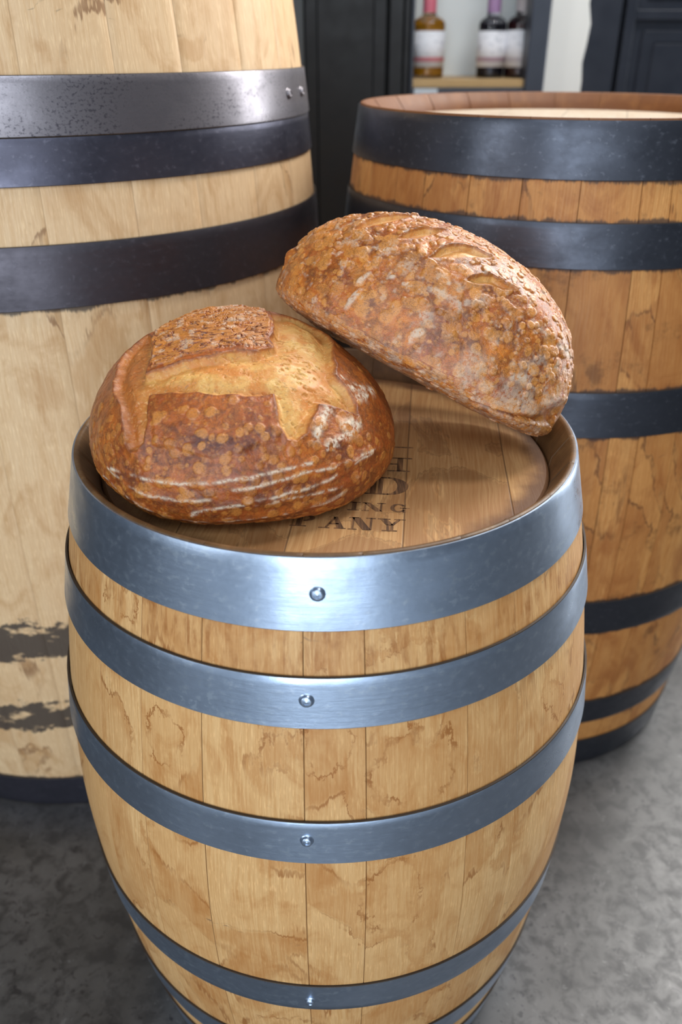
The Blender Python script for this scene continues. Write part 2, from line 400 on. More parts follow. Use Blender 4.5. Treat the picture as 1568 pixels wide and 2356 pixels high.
head1 = head_wood('oak_head_near_barrel', (206, 162, 108), (178, 128, 76), (118, 72, 36), 6.5, 1.3, .55, .91 * S)
seams1 = [-126.3, -112.75, -94.3, -83.7, -64.7, -53, -39, -22, -8, 7, 20, 33, 49, 62, 75, 92, 108, 121, 138, 150, 163, 180 - .5, -167, -152, -139]
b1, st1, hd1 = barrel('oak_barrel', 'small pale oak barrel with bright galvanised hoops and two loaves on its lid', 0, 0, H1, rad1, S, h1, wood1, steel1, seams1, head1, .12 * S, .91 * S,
                rivets=[(0, -91.75, 2.98 * S, .0046), (1, -93.7, 2.612 * S, .0046), (2, -93.9, 2.036 * S, .0044), (3, -94.2, 1.06 * S, .0042)],
                offs=[-.0002, .0012, .0012, .0002, .0002, .0002])

# lettering burned into the lid (only what the photograph shows of it)
def lettering():
    V = []; F = []
    ca, sa = math.cos(math.radians(-6.5)), math.sin(math.radians(-6.5))
    z = (HH - .12) * S
    def poly(pts):
        n = len(V); m = len(pts)
        ar = sum(pts[i][0] * pts[(i + 1) % m][1] - pts[(i + 1) % m][0] * pts[i][1] for i in range(m))
        if ar < 0: pts = pts[::-1]
        for dz in (.00005, .0003):
            for (x, y) in pts: V.append(((x * ca - y * sa) * S, (x * sa + y * ca) * S, z + dz))
        F.append(tuple(n + m + i for i in range(m)))
        for i in range(m):
            j = (i + 1) % m; F.append((n + i, n + j, n + m + j, n + m + i))
    def rect(x0, x1, y0, y1): poly([(x0, y0), (x1, y0), (x1, y1), (x0, y1)])
    def diag(xa, ya, xb, yb, w): poly([(xa - w / 2, ya), (xa + w / 2, ya), (xb + w / 2, yb), (xb - w / 2, yb)])
    def arc(cx, cy, rx, ry, a0, a1, wx, wy, n=18):
        for i in range(n):
            t0 = math.radians(a0 + (a1 - a0) * i / n); t1 = math.radians(a0 + (a1 - a0) * (i + 1) / n)
            poly([(cx + rx * math.cos(t0), cy + ry * math.sin(t0)), (cx + rx * math.cos(t1), cy + ry * math.sin(t1)),
                  (cx + (rx - wx) * math.cos(t1), cy + (ry - wy) * math.sin(t1)), (cx + (rx - wx) * math.cos(t0), cy + (ry - wy) * math.sin(t0))])
    s = .006
    rect(.255, .362, .066, .074)                                   # foot of the top line's last letter
    # H
    rect(.300, .324, -.155, -.035); rect(.268, .360, -.041, -.033); rect(.262, .352, -.159, -.151); rect(.215, .300, -.098, -.088)
    rect(.186, .210, -.155, -.035); rect(.165, .232, -.041, -.033); rect(.165, .232, -.159, -.151)
    # D
    rect(.205, .226, -.353, -.217); rect(.234, .252, -.353, -.217); rect(.185, .275, -.223, -.215); rect(.185, .275, -.359, -.351)
    arc(.270, -.287, .080, .072, -90, 90, .042, .008)
    # L I N G
    rect(.045, .060, -.487, -.428); rect(.034, .074, -.433, -.428); rect(.034, .095, -.489, -.484); rect(.089, .095, -.489, -.466)
    rect(.146, .162, -.487, -.428); rect(.134, .176, -.433, -.428); rect(.130, .174, -.490, -.485)
    rect(.192, .199, -.489, -.430); diag(.200, -.430, .248, -.491, .024); rect(.250, .257, -.489, -.428); rect(.184, .210, -.433, -.428); rect(.238, .270, -.433, -.428); rect(.184, .210, -.491, -.486)
    arc(.318, -.459, .030, .031, 35, 325, .014, .007); rect(.334, .346, -.490, -.456); rect(.322, .358, -.461, -.456); rect(.340, .345, -.445, -.428)
    # P A N Y
    rect(-.043, -.022, -.617, -.540); rect(-.063, -.004, -.622, -.617); rect(-.060, -.015, -.545, -.540); arc(-.018, -.562, .040, .022, -90, 90, .020, .006)
    poly([(.062, -.622), (.070, -.622), (.096, -.552), (.090, -.545)]); poly([(.088, -.545), (.102, -.545), (.130, -.622), (.104, -.622)])
    rect(.075, .110, -.598, -.591); rect(.040, .080, -.627, -.622); rect(.095, .138, -.627, -.622)
    rect(.156, .164, -.623, -.545); diag(.168, -.543, .212, -.628, .030); rect(.220, .228, -.625, -.543); rect(.144, .178, -.547, -.542); rect(.205, .240, -.547, -.542); rect(.144, .176, -.628, -.623)
    diag(.268, -.545, .292, -.588, .026); diag(.324, -.545, .298, -.588, .012); rect(.280, .290, -.623, -.585); rect(.294, .304, -.623, -.585); rect(.246, .292, -.547, -.542); rect(.306, .346, -.547, -.542); rect(.264, .318, -.628, -.622)
    t = NT('burnt_lettering'); ob = t.n('ShaderNodeTexCoord').outputs['Object']
    n = t.noise(t.vmul(ob, (420, 40, 1)), 1.0, 3)
    m = t.out(Base_Color=t.mix(t.step(n, .3, .75), lin((78, 52, 32)), lin((146, 104, 66))), Roughness=.7)
    o = mesh_obj('burned_lettering', V, F, m, hd1, False)
    tag(o, 'dark capitals burned into the lid planks, ending in LING and PANY')
lettering()

# ------------------------------------------------------------------ right barrel
def rad2(z):
    u = abs(2 * z / (4.1676 * S) - 1); return S * (1.4201 - .1813 * u ** 1.6351)
zq = [3.9019, 3.7131, 3.4963, 2.8767, 2.6264]; HB = 4.1676
h2 = [(zq[0], HB - .008), (zq[2], zq[1]), (zq[4], zq[3]), (HB - zq[3], HB - zq[4]), (HB - zq[1], HB - zq[2]), (0.006, HB - zq[0])]
h2 = [(a * S, b * S) for a, b in h2]
wood2 = oak('oak_right_barrel', (212, 156, 92), (190, 126, 62), (150, 84, 34), (92, 50, 24), .62, iron=.55, seed=7.0, chd=.66, ironcol=(58, 44, 40),
            hoopz=[h2[0][0], h2[1][1], h2[1][0], h2[2][1], h2[2][0], h2[3][1], h2[3][0], h2[4][1]])
steel2 = steel('blued_steel_right', (80, 83, 92), (116, 119, 128), .38, .85, 4.0)
head2 = head_wood('oak_head_right_barrel', (222, 206, 184), (206, 184, 158), (178, 140, 104), 18, 5.1, .25, .265 * .93, .4, .6)
seams2 = [-146.5, -137, -125, -113, -100.6, -87.6, -80.8, -71.3, -59, -47, -34, -20, -6, 8, 22, 36, 51, 65, 80, 96, 111, 127, 143, 159, 176, -170, -158]
seams2 = [s + (-.0) for s in seams2]
b2, st2, hd2 = barrel('oak_barrel', 'large stained orange-brown oak barrel with black hoops standing behind on the right', 1.4631 * S, 2.296 * S, HB * S, rad2, 1.2388 * S, h2, wood2, steel2, seams2, head2, .10 * S, 1.14 * S, groove=.0016)

# ------------------------------------------------------------------ left cask
def rad3(z):
    q = z / S; return S * (1.616 + .1375 * q - .0284 * q * q)
HC = 5.02
h3 = [(4.735, HC - .008), (4.1175, 4.3548), (3.9188, 4.1155), (3.3854, 3.672), (0.006, .2869)]
h3 = [(a * S, b * S) for a, b in h3]
wood3 = oak('oak_left_cask', (232, 200, 158), (216, 178, 132), (186, 138, 86), (128, 84, 48), .18, seed=11.0, ironcol=(60, 54, 52),
            seamk=.35, bands=[(1.34 * S, 1.62 * S, 2.0), (.76 * S, .98 * S, 6.0)], hoopz=[h3[3][0], h3[4][1]])
steel3a = steel('mill_scale_steel', (144, 138, 142), (64, 62, 68), .34, .85, 7.0, patch=(84, 80, 86), fine=2.2)
steel3b = steel('blued_steel_left', (96, 95, 108), (126, 124, 136), .34, .85, 9.0)
steel3c = steel('dark_steel_left', (84, 80, 86), (104, 100, 108), .40, .8, 12.0)
head3 = head_wood('oak_head_left_cask', (214, 182, 140), (192, 154, 108), (150, 104, 62), 30, 8.1, .4, .33)
seams3 = [-84.2, -71.5, -67.3 + 9.5, -46.35, -33, -20, -7, 6, 19, 33, 47, 60, 74, 88, 101, 115, 129, 143, 157, 171, -175, -161, -147, -134, -121, -108, -96]
b3, st3, hd3 = barrel('oak_cask', 'tallest pale oak cask with dark hoops and black marks of removed hoops, at left', -1.803 * S, 2.4095 * S, HC * S, rad3, rad3(HC * S), h3, wood3, steel3b, seams3, head3, .12 * S,
                rad3(HC * S) - .020, hoopmats=[steel3c, steel3a, steel3b, steel3c, steel3b],
                rivets=[(1, -18.7, 4.235 * S, .0052), (1, -10.3, 4.235 * S, .0052)], offs=[.0004, .0022, .0006, .0016, .0004], groove=.0004)

# ------------------------------------------------------------------ bread
def vnoise(P, seed):
    Pi = np.floor(P).astype(np.int64); Pf = P - Pi; Pf = Pf * Pf * (3 - 2 * Pf)
    def hsh(x, y, z):
        h = (x * 374761393 + y * 668265263 + z * 2147483647 + seed * 974634777) & 0xFFFFFFFF
        h = ((h ^ (h >> 13)) * 1274126177) & 0xFFFFFFFF
        return ((h ^ (h >> 16)) & 0xFFFF) / 65535.0
    r = 0
    for dx in (0, 1):
        for dy in (0, 1):
            for dz in (0, 1):
                wgt = (Pf[:, 0] if dx else 1 - Pf[:, 0]) * (Pf[:, 1] if dy else 1 - Pf[:, 1]) * (Pf[:, 2] if dz else 1 - Pf[:, 2])
                r = r + wgt * hsh(Pi[:, 0] + dx, Pi[:, 1] + dy, Pi[:, 2] + dz)
    return r
def fbm(P, sc, seed, o=4):
    r = 0; a = .5; t = 0
    for i in range(o):
        r = r + a * vnoise(P * sc * 2 ** i + 100, seed + i); t += a; a *= .5
    return r / t
def sm(x, a, b):
    t = np.clip((x - a) / (b - a), 0, 1); return t * t * (3 - 2 * t)

def poly_sd(P, poly):
    """signed distance in the plan, negative inside"""
    poly = np.array(poly); d = np.full(len(P), 1e9); ins = np.zeros(len(P), bool)
    for i in range(len(poly)):
        a = poly[i]; b = poly[(i + 1) % len(poly)]; ab = b - a
        t = np.clip(((P - a) @ ab) / (ab @ ab + 1e-12), 0, 1)
        d = np.minimum(d, np.hypot(*(P - a - t[:, None] * ab).T))
        c = ((a[1] > P[:, 1]) != (b[1] > P[:, 1])) & (P[:, 0] < (b[0] - a[0]) * (P[:, 1] - a[1]) / (b[1] - a[1] + 1e-12) + a[0])
        ins ^= c
    return np.where(ins, -d, d)
def line_d(P, pts):
    d = np.full(len(P), 1e9); pts = np.array(pts)
    for i in range(len(pts) - 1):
        a = pts[i]; ab = pts[i + 1] - a
        t = np.clip(((P - a) @ ab) / (ab @ ab + 1e-12), 0, 1)
        d = np.minimum(d, np.hypot(*(P - a - t[:, None] * ab).T))
    return d

def sgp(a, e): return np.sign(a) * np.abs(a) ** e
def rotm(rx, ry, rz):
    return np.array((Matrix.Rotation(rz, 3, 'Z') @ Matrix.Rotation(ry, 3, 'Y') @ Matrix.Rotation(rx, 3, 'X')))

class Loaf:
    def __init__(s, q, ml, NU, NV):
        s.q = q = np.array(q); s.NU, s.NV = NU, NV
        u = np.arange(NU) / NU * 2 * np.pi; v = np.linspace(-np.pi / 2, np.pi / 2, NV)
        uu, vv = np.meshgrid(u, v); s.uu = uu; s.vv = vv; s.u = uu.ravel(); s.v = vv.ravel()
        d = np.stack([np.cos(vv) * np.cos(uu), np.cos(vv) * np.sin(uu), np.sin(vv)], -1).reshape(-1, 3); s.d = d
        x, y, z = d.T
        B = np.stack([x*x-z*z, y*y-z*z, x*y, x*z, y*z, x**3, y**3, x*x*y, x*y*y, x*x*z, y*y*z, x*y*z, x**4, y**4, x*x*y*y, x**3*z, y**3*z], -1)
        a, b, cu, cl = q[6:10]
        ev = np.where(vv > 0, 2 / 2.1, 2 / ml); ch = sgp(np.cos(vv), ev); zz = sgp(np.sin(vv), ev) * np.where(vv > 0, cu, cl)
        P = np.stack([a * ch * sgp(np.cos(uu), 2 / 2.2), b * ch * sgp(np.sin(uu), 2 / 2.2), zz], -1).reshape(-1, 3)
        s.P = P * (1 + B @ q[10:])[:, None] * S
        r = (np.pi / 2 - s.v) / (np.pi / 2); s.pl = np.stack([r * np.cos(s.u), r * np.sin(s.u)], -1)
        G = s.P.reshape(NV, NU, 3); du = np.roll(G, -1, 1) - np.roll(G, 1, 1); dv = np.gradient(G, axis=0)
        N = np.cross(du, dv).reshape(-1, 3); ln = np.linalg.norm(N, axis=1)[:, None]
        N = np.where(ln > 1e-14, N / np.maximum(ln, 1e-14), d); s.N = N
        s.h = np.zeros(len(P)); s.bh = np.zeros(len(P)); s.m = np.zeros((len(P), 4))
    def blisters(s, n, rmin, rmax, hh, dens, seed, flat=False):
        rng = np.random.RandomState(seed); cnt = 0
        Vg = s.P
        for _ in range(n):
            c = rng.randint(len(Vg)); 
            if rng.rand() > dens[c] * max(np.cos(s.v[c]), .02) * 1.0: continue
            R = rmin + (rmax - rmin) * rng.rand() ** 2.6
            row = c // s.NU; rad_v = int(R / .0007) + 3
            lo, hi = max(0, row - rad_v), min(s.NV, row + rad_v + 1)
            sl = slice(lo * s.NU, hi * s.NU)
            st = 1 + .5 * rng.rand(); dd = Vg[sl] - Vg[c]
            ax = rng.randn(3); ax /= np.linalg.norm(ax); k = dd @ ax
            D2 = (dd ** 2).sum(1) + (st ** 2 - 1) * k ** 2
            ix = np.nonzero(D2 < R * R)[0]
            if len(ix) == 0: continue
            D = np.sqrt(D2[ix]) / R; prf = np.sqrt(np.clip(1 - D * D, 0, 1))
            gi = ix + sl.start; keep = 1 - s.m[gi, 0]
            new = hh * min(1, R / .0035) * (.55 + .45 * rng.rand()) * np.clip(prf * 1.5, 0, 1) * keep
            s.bh[gi] = np.maximum(s.bh[gi], new)
            s.m[gi, 2] = np.maximum(s.m[gi, 2] * .8, np.clip(prf * 2.0, 0, 1) * (.35 + .65 * rng.rand()) * keep)
            cnt += 1
    def build(s, name, mat, label, cat):
        P = s.P + s.N * (s.h + s.bh)[:, None]
        NU, NV = s.NU, s.NV
        # collapse both poles to a single vertex
        idx = np.arange(NU * NV).reshape(NV, NU)
        P[idx[0]] = P[idx[0]].mean(0); P[idx[-1]] = P[idx[-1]].mean(0)
        a = idx[:-1]; b = idx[1:]; an = np.roll(a, -1, 1); bn = np.roll(b, -1, 1)
        F = np.stack([a, an, bn, b], -1).reshape(-1, 4)
        me = bpy.data.meshes.new(name); me.vertices.add(len(P)); me.vertices.foreach_set('co', P.ravel())
        me.loops.add(F.size); me.loops.foreach_set('vertex_index', F.ravel().astype(np.int32))
        me.polygons.add(len(F)); me.polygons.foreach_set('loop_start', (np.arange(len(F)) * 4).astype(np.int32))
        me.polygons.foreach_set('loop_total', np.full(len(F), 4, dtype=np.int32))
        me.polygons.foreach_set('use_smooth', np.ones(len(F), bool))
        at = me.attributes.new('mask', 'FLOAT_COLOR', 'POINT'); at.data.foreach_set('color', np.clip(s.m, 0, 1).astype(np.float32).ravel())
        me.update(); me.validate(); me.materials.append(mat)
        o = bpy.data.objects.new(name, me); COL.objects.link(o)
        M = Matrix(rotm(*s.q[3:6]).tolist()).to_4x4(); M.translation = Vector(s.q[:3] * S); o.matrix_world = M
        tag(o, label, cat); return o

def crust(name, dark, mid, light, crumb, flour, seed, coat=.25, redness=(150, 66, 28), rough=.38):
    t = NT(name); co = t.vadd(t.n('ShaderNodeTexCoord').outputs['Object'], t.comb(seed, 0.0, 0.0))
    at = t.n('ShaderNodeAttribute', attribute_name='mask'); sp = t.n('ShaderNodeSeparateColor'); t.put(sp.inputs[0], at.outputs['Color'])
    R, G, B, A = sp.outputs[0], sp.outputs[1], sp.outputs[2], at.outputs['Alpha']
    n1 = t.noise(co, 28, 5, .6, .5); n2 = t.noise(co, 130, 5, .65, .6); n3 = t.noise(co, 420, 4, .65)
    v1 = t.vor(t.vadd(co, t.vmul(t.noise(co, 90, 2, .5, 0, True), (.006, .006, .006))), 260)
    c = t.mix(t.step(n1, .32, .66), lin(mid), lin(redness))
    n4 = t.noise(t.vmul(co, (1, 1.6, 1.6)), 750, 3, .6)
    spk = t.step(t.math('ADD', n4, t.math('MULTIPLY', n2, .5)), .74, .90)
    c = t.mix(t.step(n2, .40, .66), c, lin(tuple(x * .78 for x in mid)))
    c = t.mix(t.math('MULTIPLY', A, t.step(n2, .25, .65, .5, 1.0)), c, lin(dark))
    c = t.mix(t.step(v1, .48, .22, 0, .24), c, lin(light))
    c = t.mix(t.math('MULTIPLY', B, .82), c, t.mix(n2, lin(light), lin(tuple(min(255, x * .88) for x in light))))
    c = t.mix(t.step(n3, .60, .75, 0, .24), c, lin(tuple(min(255, x * 1.15) for x in light)))
    c = t.mix(t.math('MULTIPLY', spk, .45), c, lin(tuple(x * 1.1 for x in dark)))
    # crumb: pale open gold with toasted orange bloom and small holes
    cr = t.mix(t.step(n1, .35, .65), lin(crumb), lin((206, 132, 58)))
    cr = t.mix(t.step(n2, .45, .70, 0, .75), cr, lin((200, 118, 40)))
    cr = t.mix(t.step(R, .95, .60, 0, .85), cr, t.mix(n2, lin((204, 122, 44)), lin((170, 92, 34))))
    cr = t.mix(t.step(t.noise(t.vmul(co, (1, 1.7, 1)), 330, 4, .7, .8), .54, .66, 0, .7), cr, lin((170, 128, 76)))
    cr = t.mix(t.step(n3, .55, .70, 0, .5), cr, lin((236, 196, 130)))
    c = t.mix(R, c, cr)
    fl = t.math('MULTIPLY', G, t.step(t.math('ADD', t.math('MULTIPLY', n3, .6), t.math('MULTIPLY', n2, .5)), .42, .60))
    c = t.mix(t.math('MULTIPLY', fl, .88), c, lin(flour))
    h = t.math('ADD', t.math('MULTIPLY', n2, 1.0), t.math('MULTIPLY', n3, .45))
    h = t.math('ADD', h, t.math('MULTIPLY', n4, .35))
    r = t.math('ADD', t.step(n2, .3, .7, rough - .08, rough + .12), t.math('MULTIPLY', t.math('MAXIMUM', fl, t.math('MULTIPLY', R, .55)), .35))
    return t.out(Base_Color=c, Roughness=r, Normal=t.bump(h, .0015, .55), Coat_Weight=coat, Coat_Roughness=.30, Subsurface_Weight=0.0)

def boule():
    q = [-0.3335, -0.1787, 3.1948, 0.1771, 0.0557, 0.0543, 0.564, 0.5275, 0.3785, 0.1632, -0.0258, 0.0336, -0.0089, 0.0006, -0.0097, 0.0289, 0.0012,
         -0.0195, -0.0249, -0.0732, 0.0385, 0.0112, 0.0616, 0.0563, -0.0515, -0.0028, 0.0175]
    L = Loaf(q, 3.2, 960, 560); P = L.P; pl = L.pl
    wob = np.stack([fbm(P, 75, 3, 2), fbm(P, 75, 9, 2)], -1) - .5
    pw = pl + wob * .040
    crumb = [(-.355, -.215), (-.262, -.197), (-.17, -.183), (-.077, -.163), (.002, -.139), (.062, -.115), (.120, -.085), (.128, .082), (.108, .402), (.249, .414), (.4, .291), (.433, .124),
             (.418, -.152), (.495, -.226), (.571, -.323), (.502, -.358), (.41, -.375), (.328, -.384), (.304, -.478), (.275, -.552), (.231, -.602), (.189, -.599),
             (.153, -.534), (.132, -.395), (.066, -.395), (-.003, -.4), (-.076, -.393), (-.159, -.385), (-.252, -.373), (-.343, -.356), (-.353, -.485), (-.369, -.602),
             (-.42, -.625), (-.465, -.61), (-.487, -.57), (-.498, -.507), (-.513, -.352), (-.565, -.234), (-.588, -.12), (-.611, .021), (-.57, .147), (-.426, .203), (-.378, .08), (-.376, -.06)]
    sd = poly_sd(pw, crumb)
    inside = sm(-sd, -.004, .010)
    dep = sm(-sd, 0, .035)
    bulge = sm(-sd, .02, .11)
    L.h += -.0045 * np.exp(-(np.hypot(pl[:, 0] - .22, pl[:, 1] + 1.15) / .38) ** 2)
    L.h += -.0014 - .0044 * dep + .0028 * bulge + inside * ((fbm(P, 90, 31, 3) - .5) * .0022 - sm(fbm(P * np.array([1, 1.6, 1]), 240, 33, 3), .60, .72) * .0010)
    lip = np.exp(-np.maximum(sd, 0) / .030) * sm(sd, -.016, .008)
    L.h += .0026 * lip
    flap = poly_sd(pw, [(-.352, -.195), (.115, -.08), (.122, .10), (.09, .46), (-.2, .42), (-.40, .2), (-.375, -.04)])
    L.h += .0022 * sm(-flap, 0, .02)
    front = poly_sd(pw, [(-.343, -.36), (-.003, -.405), (.132, -.40), (.15, -.53), (.17, -.62), (-.1, -.72), (-.34, -.62)])
    L.h += .0016 * sm(-front, 0, .03)
    edge_ = np.minimum(1, .62 + .38 * sm(-sd - (fbm(P, 80, 35, 3) - .5) * .08, .006, .045))
    L.m[:, 0] = inside * (.60 + .40 * sm(pl[:, 0], -.46, -.34) * edge_ / 1.0)
    # lumps and wrinkles of the crust
    out = 1 - inside
    L.h += (fbm(P, 26, 21, 3) - .5) * .0050
    wr = np.abs(fbm(P * np.array([1, 2.6, 2.0]), 130, 41, 3) - .5)
    inflap = sm(-flap, 0, .02)
    L.h -= inflap * np.exp(-(wr / .03) ** 2) * .0016
    L.h += inflap * (fbm(P * np.array([.6, 2.0, 1.6]), 120, 47, 4) - .5) * .0040
    L.m[:, 3] = np.maximum(L.m[:, 3], inflap * np.exp(-(wr / .035) ** 2) * .9)
    L.m[:, 2] = np.maximum(L.m[:, 2], inflap * sm(wr, .03, .09) * .95)  # top flap lightened: the light it reflects is put into the colour
    L.m[:, 1] = np.maximum(L.m[:, 1], inflap * sm(fbm(P, 170, 49, 3), .55, .68) * .45)
    # thin dark edge of the flaps
    L.m[:, 3] = np.maximum(L.m[:, 3], np.exp(-np.abs(sd + .002) / .006) * .85)
    # baked-dark patches
    dk = fbm(P * np.array([1, 1.5, 2.6]), 42, 61, 4)
    lowdk = sm(-pl[:, 1], .42, .62) * (1 - sm(np.hypot(pl[:, 0], pl[:, 1]), 1.05, 1.25))
    L.m[:, 3] = np.maximum(L.m[:, 3], sm(dk, .50, .62) * (.25 + .75 * lowdk) * out * .62)
    for (cx, cy, r, s0) in ((-.05, -.62, .20, .95), (.10, -.58, .10, .8), (.47, -.56, .10, .8), (-.16, -.44, .07, .7), (.02, -.50, .07, .7)):
        dd = np.hypot(pl[:, 0] - cx, (pl[:, 1] - cy) * 2.2)
        L.m[:, 3] = np.maximum(L.m[:, 3], s0 * sm(r - dd, -.02, r * .7) * sm(dk, .36, .52) * out)
    # flour rings from the proving basket
    br = fbm(P, 190, 71, 3); br2 = fbm(P, 45, 77, 3)
    lines = [[(-.673, -.639), (-.51, -.728), (-.376, -.787), (-.234, -.817), (-.093, -.817), (0, -.806), (.109, -.776), (.2, -.74), (.33, -.69)],
             [(.0, -.862), (.165, -.811), (.295, -.75), (.433, -.693), (.602, -.592), (.809, -.369)],
             [(.05, -.925), (.166, -.896), (.313, -.838), (.462, -.753), (.569, -.654), (.727, -.481)],
             [(-.2, -.985), (.017, -.95), (.131, -.93), (.329, -.879), (.562, -.773), (.706, -.636)],
             [(-.85, -.607), (-.636, -.814), (-.477, -.936), (-.33, -1.03), (-.132, -1.06), (.037, -1.05), (.3, -.98), (.55, -.85), (.8, -.6)],
             [(-.72, -.62), (-.58, -.76), (-.43, -.86), (-.25, -.91), (-.1, -.91)]]
    rg = np.zeros(len(P))
    for k, l in enumerate(lines):
        d = line_d(pl + wob * .02, l); g = np.exp(-(d / .0085) ** 2); rg = np.maximum(rg, g)
        L.h += .0009 * np.exp(-(d / .03) ** 2)
        L.m[:, 1] = np.maximum(L.m[:, 1], g * sm(br2 + .35 * br, .56, .74) * (.9 if k < 4 else .7))
        L.m[:, 3] = np.maximum(L.m[:, 3], np.exp(-((d - .035) / .018) ** 2) * .55 * sm(dk, .40, .55) * out)
    for pts, wd in (([(.329, -.548), (.352, -.48), (.38, -.395)], .026), ([(.41, -.585), (.47, -.53), (.53, -.46), (.578, -.375)], .024), ([(.448, -.15), (.52, -.18), (.60, -.11)], .026),
                    ([(.551, -.223), (.61, -.16), (.668, -.076)], .026), ([(.47, -.45), (.53, -.40)], .022)):
        d = line_d(pl + wob * .03, pts); L.m[:, 1] = np.maximum(L.m[:, 1], np.exp(-(d / wd) ** 2) * sm(br, .36, .5)); L.h += .0012 * np.exp(-(d / .03) ** 2) * out
    # floury, paler foot
    foot = sm(np.hypot(pl[:, 0], pl[:, 1]), 1.15, 1.45)
    L.m[:, 1] = np.maximum(L.m[:, 1], foot * .5 * sm(br2, .45, .6))
    L.h += out * (fbm(P, 220, 51, 3) - .5) * .0007
    L.blisters(5200, .0008, .0052, .0007, out * (.25 + .75 * sm(-pl[:, 1], .1, .6)), 5)
    m = crust('crust_boule', (78, 32, 22), (190, 104, 38), (214, 140, 62), (224, 176, 98), (236, 218, 192), 0.0, .22, redness=(158, 76, 30))
    L.build('bread_loaf', m, 'round sourdough loaf scored with a cross, resting flat on the near barrel lid', 'bread')
boule()

def batard():
    q = [0.3952, 0.1466, 3.3827, -0.3938, 0.4287, -0.2712, 0.6527, 0.3684, 0.485, 0.1346, -0.0043, 0.0035, -0.035, 0.0351, 0.0032, -0.0203, 0.0021,
         -0.0131, -0.0015, 0.0252, -0.0009, 0.0052, -0.0153, -0.0008, -0.0041, -0.0642, 0.0012]
    L = Loaf(q, 5.0, 1000, 560); P = L.P; pl = L.pl
    wob = np.stack([fbm(P, 70, 3, 2), fbm(P, 70, 9, 2)], -1) - .5
    pw = pl + wob * .03
    L.h += -.0016 + (fbm(P, 26, 121, 3) - .5) * .0050 + (fbm(P, 210, 151, 3) - .5) * .0007
    r = np.hypot(pl[:, 0], pl[:, 1]); br = fbm(P, 200, 171, 3); br2 = fbm(P, 48, 177, 4); dk = fbm(P, 55, 161, 4)
    # four opened leaf cuts along the ridge
    cuts = [[(-.50, -.43), (-.46, -.34), (-.399, -.28), (-.249, -.165), (-.30, -.27), (-.36, -.37)],
            [(-.29, -.52), (-.25, -.44), (-.20, -.37), (-.113, -.31), (-.15, -.40), (-.21, -.475)],
            [(-.135, -.60), (-.10, -.50), (-.053, -.42), (.056, -.365), (.03, -.44), (-.035, -.53)],
            [(.028, -.64), (.06, -.56), (.10, -.505), (.223, -.485), (.17, -.54), (.10, -.59)]]
    for k, c in enumerate(cuts):
        sd = poly_sd(pw, c); ins = sm(-sd, -.004, .008)
        arc = line_d(pw, c[:4])
        L.h += -.0038 * sm(-sd, 0, .03) * sm(.07 - arc, 0, .07)
        L.h += .0036 * np.exp(-arc / .026) * sm(sd, -.014, .010)
        L.m[:, 0] = np.maximum(L.m[:, 0], ins * .92)
        L.m[:, 3] = np.maximum(L.m[:, 3], np.exp(-np.abs(arc - .004) / .008) * .8 * (sd < .008))
    out = 1 - L.m[:, 0]
    L.m[:, 3] = np.maximum(L.m[:, 3], sm(dk, .50, .64) * .6 * out)
    for (cx, cy, rr, s0) in ((.30, -.75, .12, .9), (-.36, -.60, .09, .8), (.45, -.62, .12, .8), (.15, -.66, .14, .7), (-.55, -.52, .07, .7), (-.2, -.62, .1, .6)):
        dd = np.hypot(pl[:, 0] - cx, pl[:, 1] - cy); L.m[:, 3] = np.maximum(L.m[:, 3], s0 * sm(rr - dd, -.03, rr * .6) * sm(dk, .38, .54))
    # flour: grey dusting patches, the white right end, the pale foot
    for (cx, cy, rr, s0) in ((-.34, -.60, .085, .75), (-.50, -.50, .06, .55), (-.03, -.725, .085, .8), (.045, -.745, .06, .7), (-.21, -.68, .05, .5), (-.06, -.89, .05, .8), (.10, -.69, .07, .5)):
        dd = np.hypot(pl[:, 0] - cx, pl[:, 1] - cy); L.m[:, 1] = np.maximum(L.m[:, 1], s0 * .85 * sm(rr - dd, -.03, rr * .7) * sm(br, .42, .60))
    for pts, wd, s0 in (([(.339, -.542), (.428, -.519), (.567, -.361), (.64, -.25)], .022, 1.0), ([(.26, -.80), (.36, -.77), (.45, -.70), (.55, -.60)], .035, .6), ([(.479, -.814), (.586, -.698), (.702, -.589)], .03, 1.0),
                        ([(.394, -.791), (.47, -.73), (.56, -.69), (.64, -.60)], .03, .7), ([(.24, -.94), (.40, -.93), (.55, -.86), (.68, -.72)], .06, .65), ([(.247, -.99), (.40, -1.06), (.563, -1.129)], .06, .75), ([(.55, -.95), (.66, -.80), (.76, -.6), (.82, -.4)], .05, .7)):
        d = line_d(pl + wob * .05, pts); L.m[:, 1] = np.maximum(L.m[:, 1], s0 * .8 * np.exp(-(d / wd) ** 2) * sm(br2 + .45 * br, .62, .84))
    front = -pl[:, 1]
    foot = sm(r, 1.02, 1.30)
    L.m[:, 1] = np.maximum(L.m[:, 1], foot * (.30 + .7 * sm(br, .42, .58)) * .62)
    L.m[:, 1] = np.maximum(L.m[:, 1], sm(br, .64, .74) * .45 * out)
    # folded seam curling round the right end
    fold = line_d(pl + wob * .02, [(.50, -1.20), (.60, -1.03), (.66, -.92), (.74, -.70), (.80, -.52), (.84, -.34)])
    side = (pl @ np.array([.93, -.37]) - (fold * 0 + .93))
    L.h += .0018 * np.exp(-(fold / .035) ** 2)
    f2 = line_d(pl + wob * .02, [(.62, -1.22), (.70, -1.02), (.79, -.80), (.86, -.60), (.90, -.38)])
    L.h += -.0032 * np.exp(-(f2 / .045) ** 2); L.m[:, 3] = np.maximum(L.m[:, 3], .5 * np.exp(-(f2 / .04) ** 2)); L.m[:, 1] *= 1 - .75 * np.exp(-(f2 / .05) ** 2)
